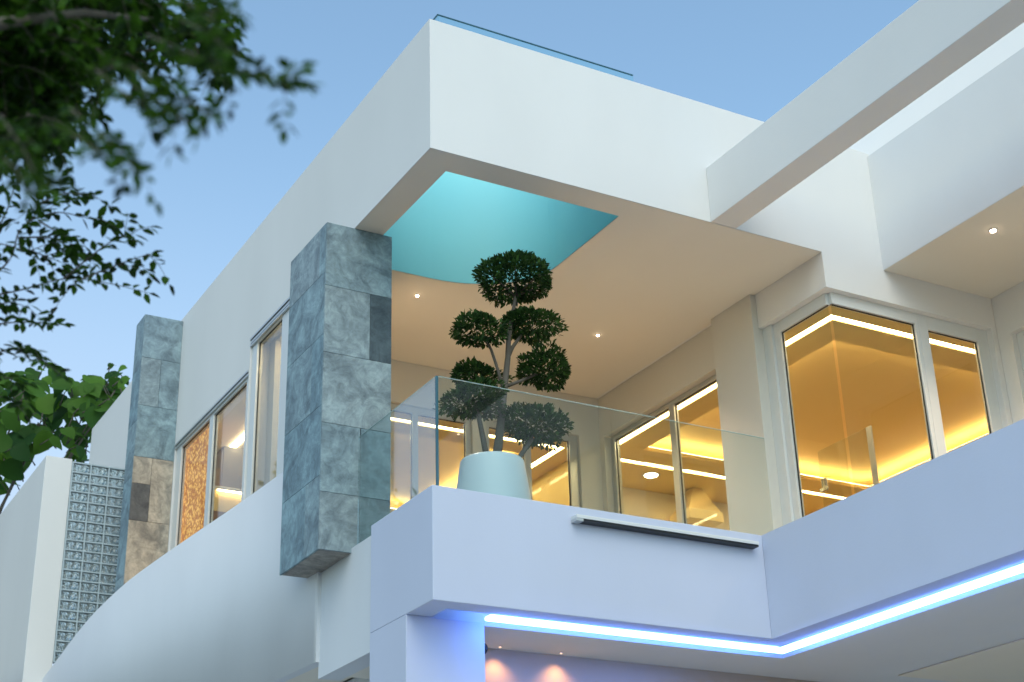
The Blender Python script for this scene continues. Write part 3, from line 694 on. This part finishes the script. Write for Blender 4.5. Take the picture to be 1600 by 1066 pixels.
def spray(pts, d0, d1, lsize, rad=0.006, sub=5, sublen=0.22, step=0.024):
    """branch with side twigs; pts in picture slopes, distance runs from d0 to d1"""
    n_ = len(pts); P = [pxs(x, y, d0 + (d1 - d0) * i / (n_-1)) for i, (x, y) in enumerate(pts)]
    twig(P, rad, lsize, step)
    Q = [Vector(p) for p in catmull([tuple(p) for p in P], 8)] if n_ > 2 else P
    for k in range(sub):
        j = rt.randrange(1, len(Q)); base = Q[j]; dirn = (Q[j] - Q[j-1]).normalized()
        s = (dirn * rt.uniform(0.4, 1.0) + rdir(rt) * 0.9 + Vector((0, 0, -0.15))).normalized()
        ln = sublen * rt.uniform(0.5, 1.2)
        twig([base, base + s * ln * 0.5 + Vector((0, 0, 0.01)), base + s * ln + Vector((0, 0, -0.12 * ln))], rad * 0.5, lsize, step)
# mid cluster, about 6.5 m away
D6 = 6.4
for pts, sub in (([(-120, 480), (20, 456), (100, 436), (165, 442), (232, 458)], 7), ([(100, 436), (140, 402), (185, 372), (214, 378)], 6), ([(120, 440), (180, 415), (236, 396)], 6),
                 ([(-60, 470), (12, 410), (30, 362), (60, 330), (72, 296)], 6), ([(28, 372), (80, 372), (112, 390), (140, 402)], 6), ([(45, 345), (90, 332), (140, 342)], 6),
                 ([(62, 318), (100, 302), (140, 306)], 5), ([(-60, 420), (0, 350), (20, 300), (30, 270)], 5), ([(-80, 520), (10, 505), (60, 504), (100, 508)], 5),
                 ([(-80, 580), (20, 545), (60, 560), (98, 588)], 6), ([(-80, 560), (10, 590), (45, 600)], 5), ([(-90, 470), (-10, 475), (25, 470)], 6), ([(-60, 390), (-10, 380), (40, 392)], 5), ([(30, 385), (70, 400), (100, 412)], 6), ([(60, 345), (95, 365), (125, 375)], 5),
                 ([(-80, 640), (0, 620), (40, 640)], 5)):
    spray(pts, D6 + rt.uniform(-0.3, 0.3), D6 + rt.uniform(-0.5, 0.6), 0.056, 0.005, max(2, int(sub * 0.55)), 0.17, 0.04)
# dark mass upper left, 3.4 to 6 m
for _ in range(190):
    while True:
        x, y = rt.uniform(-60, 205), rt.uniform(-60, 265)
        lim = 215 if x < 40 else (200 if x < 85 else (170 if x < 110 else (90 if x < 150 else (45 if x < 205 else 5))))
        if y < lim: break
    d = rt.uniform(4.6, 7.0); ln = rt.uniform(50, 110); a = rt.uniform(-0.4, 1.4)
    spray([(x - ln*0.6, y - ln*0.5*a), (x, y), (x + ln*0.35, y + ln*0.3*a)], d, d + rt.uniform(-0.3, 0.3), rt.uniform(0.045, 0.058), 0.006, 4, 0.16, 0.024)
# sharper green sprays right of the mass
for pts in ([(170, 10), (260, 38), (310, 62), (335, 78)], [(200, 80), (270, 78), (320, 92), (350, 96)], [(230, -10), (300, 10), (350, 30)], [(150, 60), (220, 95), (262, 108)], [(250, 60), (310, 60), (345, 62)], [(240, 30), (300, 48), (335, 40)]):
    spray(pts, 5.4, 5.0, 0.052, 0.006, 5, 0.15, 0.03)
# strongly blurred fringe, close to the camera
for pts in ([(230, 55), (330, 95), (400, 115), (455, 134)], [(265, 75), (340, 105), (395, 118)], [(240, -30), (300, 10), (335, 35)], [(190, 95), (260, 140), (305, 165), (335, 185)], [(200, 130), (260, 165), (275, 178), (295, 195)],
            [(150, 110), (200, 150), (240, 178), (255, 205)], [(110, 170), (150, 205), (190, 240), (212, 268)], [(90, 200), (130, 220), (170, 250)], [(0, 180), (40, 240), (60, 290)], [(-20, 230), (20, 260), (40, 300)], [(280, 30), (330, 55), (355, 80)]):
    spray(pts, 3.4, 3.0, 0.036, 0.003, 4, 0.09, 0.026)
# trunk and limbs outside the frame
tb = Vector((-5.9, -4.6, 0))
tube(bmw, [tb, tb + Vector((0.03, 0, 1.6)), tb + Vector((0.1, -0.05, 3.0)), tb + Vector((0.1, -0.2, 4.2)), tb + Vector((0.2, -0.4, 5.4))], [0.20, 0.17, 0.15, 0.11, 0.05], 12)
for e_, d in ((pxs(-120, 480, 6.4), 3.2), (pxs(-60, 60, 5.0), 4.0), (pxs(180, 10, 5.4), 4.6), (pxs(-60, -30, 3.6), 4.2), (pxs(-80, 580, 6.4), 2.9), (pxs(-60, 250, 6.0), 3.6)):
    s = tb + Vector((0.1, -0.1, d)); mm = s.lerp(e_, 0.5) + Vector((0, 0, 0.15)); tube(bmw, [s, mm, e_], [0.05, 0.03, 0.012], 8)
    rq = random.Random(int(d * 10)); keep = rt.getstate(); rt.seed(int(d * 100))
    for k in range(16):
        t = rq.uniform(0.12, 0.72); bp_ = s.lerp(mm, t * 2) if t < 0.5 else mm.lerp(e_, t * 2 - 1)
        dv = (rdir(rq) + Vector((-0.35, 0.0, 0.1))).normalized(); ln = rq.uniform(0.25, 0.5)
        twig([bp_, bp_ + dv * ln * 0.5 + Vector((0, 0, 0.03)), bp_ + dv * ln + Vector((0, 0, -0.06))], 0.006, 0.056, 0.035)
    rt.setstate(keep)
tube(bmw, [pxs(-60, 45, 4.6), pxs(40, 32, 4.6), pxs(130, 20, 4.7), pxs(230, 30, 4.9)], [0.022, 0.018, 0.012, 0.006], 7)
obj('crown', bml, OLEAF, tree)
obj('trunk', bmw, BARK, tree)

# ------------------------------------------------------------------ broad leaved tree behind the garden wall
bt = thing('broad_leaved_tree', 'broad leaved green tree rising behind the glass block screen', 'tree', (-1.6, 14.5, 0))
BLEAF = leaf_mat('broad_leaf', (0.012, 0.05, 0.010), (0.085, 0.19, 0.02), 0.32)
bmw = bmesh.new(); bml = bmesh.new(); rb = random.Random(9)
def big_leaf(p, d, up, L):
    d = d.normalized(); s = d.cross(up).normalized(); nrm = s.cross(d)
    prof = [(0.0, 0.05), (0.06, 0.30), (0.22, 0.46), (0.45, 0.48), (0.68, 0.36), (0.86, 0.18), (1.0, 0.0)]
    mid = [bml.verts.new(p + d*L*t - nrm*L*0.25*t*t) for t, _ in prof]
    for sg in (1, -1):
        ed_ = [bml.verts.new(p + d*L*(t - 0.05*(1 if t < 0.2 else 0)) + s*sg*L*w_ + nrm*L*(w_*0.22 - 0.25*t*t + 0.03*math.sin(9*t + sg))) for t, w_ in prof]
        for i in range(len(prof)-1):
            f = bml.faces.new((mid[i], mid[i+1], ed_[i+1], ed_[i]) if sg > 0 else (ed_[i], ed_[i+1], mid[i+1], mid[i])); f.smooth = True
root_p = Vector((-1.6, 14.5, 0))
tube(bmw, [root_p, root_p + Vector((0, 0.1, 4)), root_p + Vector((0.1, 0, 7.5)), root_p + Vector((0.3, 0, 9.0))], [0.16, 0.13, 0.09, 0.05], 10)
cl = [(150, 604, 26), (178, 612, 26), (160, 628, 30), (128, 628, 32), (102, 640, 30), (140, 655, 28), (175, 640, 26), (190, 598, 16), (166, 578, 12), (198, 588, 14), (112, 612, 22), (86, 600, 24), (60, 612, 26), (35, 610, 26), (50, 640, 30),
      (75, 660, 30), (100, 682, 30), (58, 690, 34), (30, 690, 36), (40, 715, 34), (10, 705, 34), (20, 740, 30), (5, 760, 26), (120, 700, 26), (135, 690, 24), (118, 716, 20), (128, 720, 22), (150, 672, 24), (185, 622, 22), (85, 630, 26), (15, 650, 30), (-15, 680, 36), (-25, 730, 36), (-5, 620, 30), (60, 668, 28), (130, 600, 20), (122, 670, 22), (40, 580, 20), (12, 590, 22), (70, 585, 16), (112, 640, 26), (138, 640, 28), (150, 617, 22)]
for (x, y, s_) in cl * 1:
    for rep in range(4):
        d = rb.uniform(22.5, 25.5); p = pxs(x + rb.uniform(-13, 13), y + rb.uniform(-13, 13), d); L = s_ * 1.45 / 2381 * d * rb.uniform(0.5, 1.1)
        dd = Vector((rb.uniform(-1, 1), rb.uniform(-0.8, 0.3), rb.uniform(-1.0, 0.3)))
        upv = Vector((rb.uniform(-0.5, 0.5), -0.75, rb.uniform(0.2, 1.0)))
        big_leaf(p - dd.normalized() * L * 0.5, dd, upv, L)
        bpt = p - dd.normalized() * L * 0.5
        q = bpt - dd.normalized() * L * 0.35 + Vector((rb.uniform(-0.1, 0.1), 0.1, -0.12))
        tube(bmw, [q, bpt], [0.012, 0.007], 5)
for k in range(9):
    e_ = pxs(*[(150, 640), (60, 660), (110, 700), (20, 690), (180, 610), (90, 620), (40, 610), (0, 740), (130, 720)][k], 24)
    h = root_p + Vector((0.1, 0, 6.0 + 0.2 * k)); tube(bmw, [h, h.lerp(e_, 0.5) + Vector((0, 0.1, -0.2)), e_], [0.05, 0.03, 0.01], 6)
obj('crown', bml, BLEAF, bt); obj('trunk', bmw, BARK, bt)

# ------------------------------------------------------------------ garden tree left of the frame, seen mirrored in the railing
gt = thing('garden_tree', 'tall garden tree mirrored in the side pane of the glass railing', 'tree', (-7.0, 13.5, 0))
bmw = bmesh.new(); bml = bmesh.new(); rg = random.Random(21)
r0 = Vector((-7.0, 13.5, 0))
tube(bmw, [r0, r0 + Vector((0.1, 0, 4)), r0 + Vector((0, 0.1, 7)), r0 + Vector((0.1, 0.1, 10))], [0.22, 0.18, 0.13, 0.06], 10)
cl = []
for k in range(26):
    c = r0 + Vector((rg.uniform(-2.3, 2.3), rg.uniform(-2.3, 2.3), rg.uniform(6.5, 11.4))); cl.append(c)
    tube(bmw, [r0 + Vector((0.05, 0.05, c.z - 2.2)), c], [0.06, 0.015], 6)
for c in cl:
    for _ in range(170):
        d = rdir(rg); p = c + Vector((d.x * 0.85, d.y * 0.85, d.z * 0.5)) * rg.uniform(0.4, 1.0)
        leaf(bml, p, rdir(rg), rdir(rg), rg.uniform(0.14, 0.24), rg.uniform(0.08, 0.12))
obj('crown', bml, HEDL, gt); obj('trunk', bmw, BARK, gt)
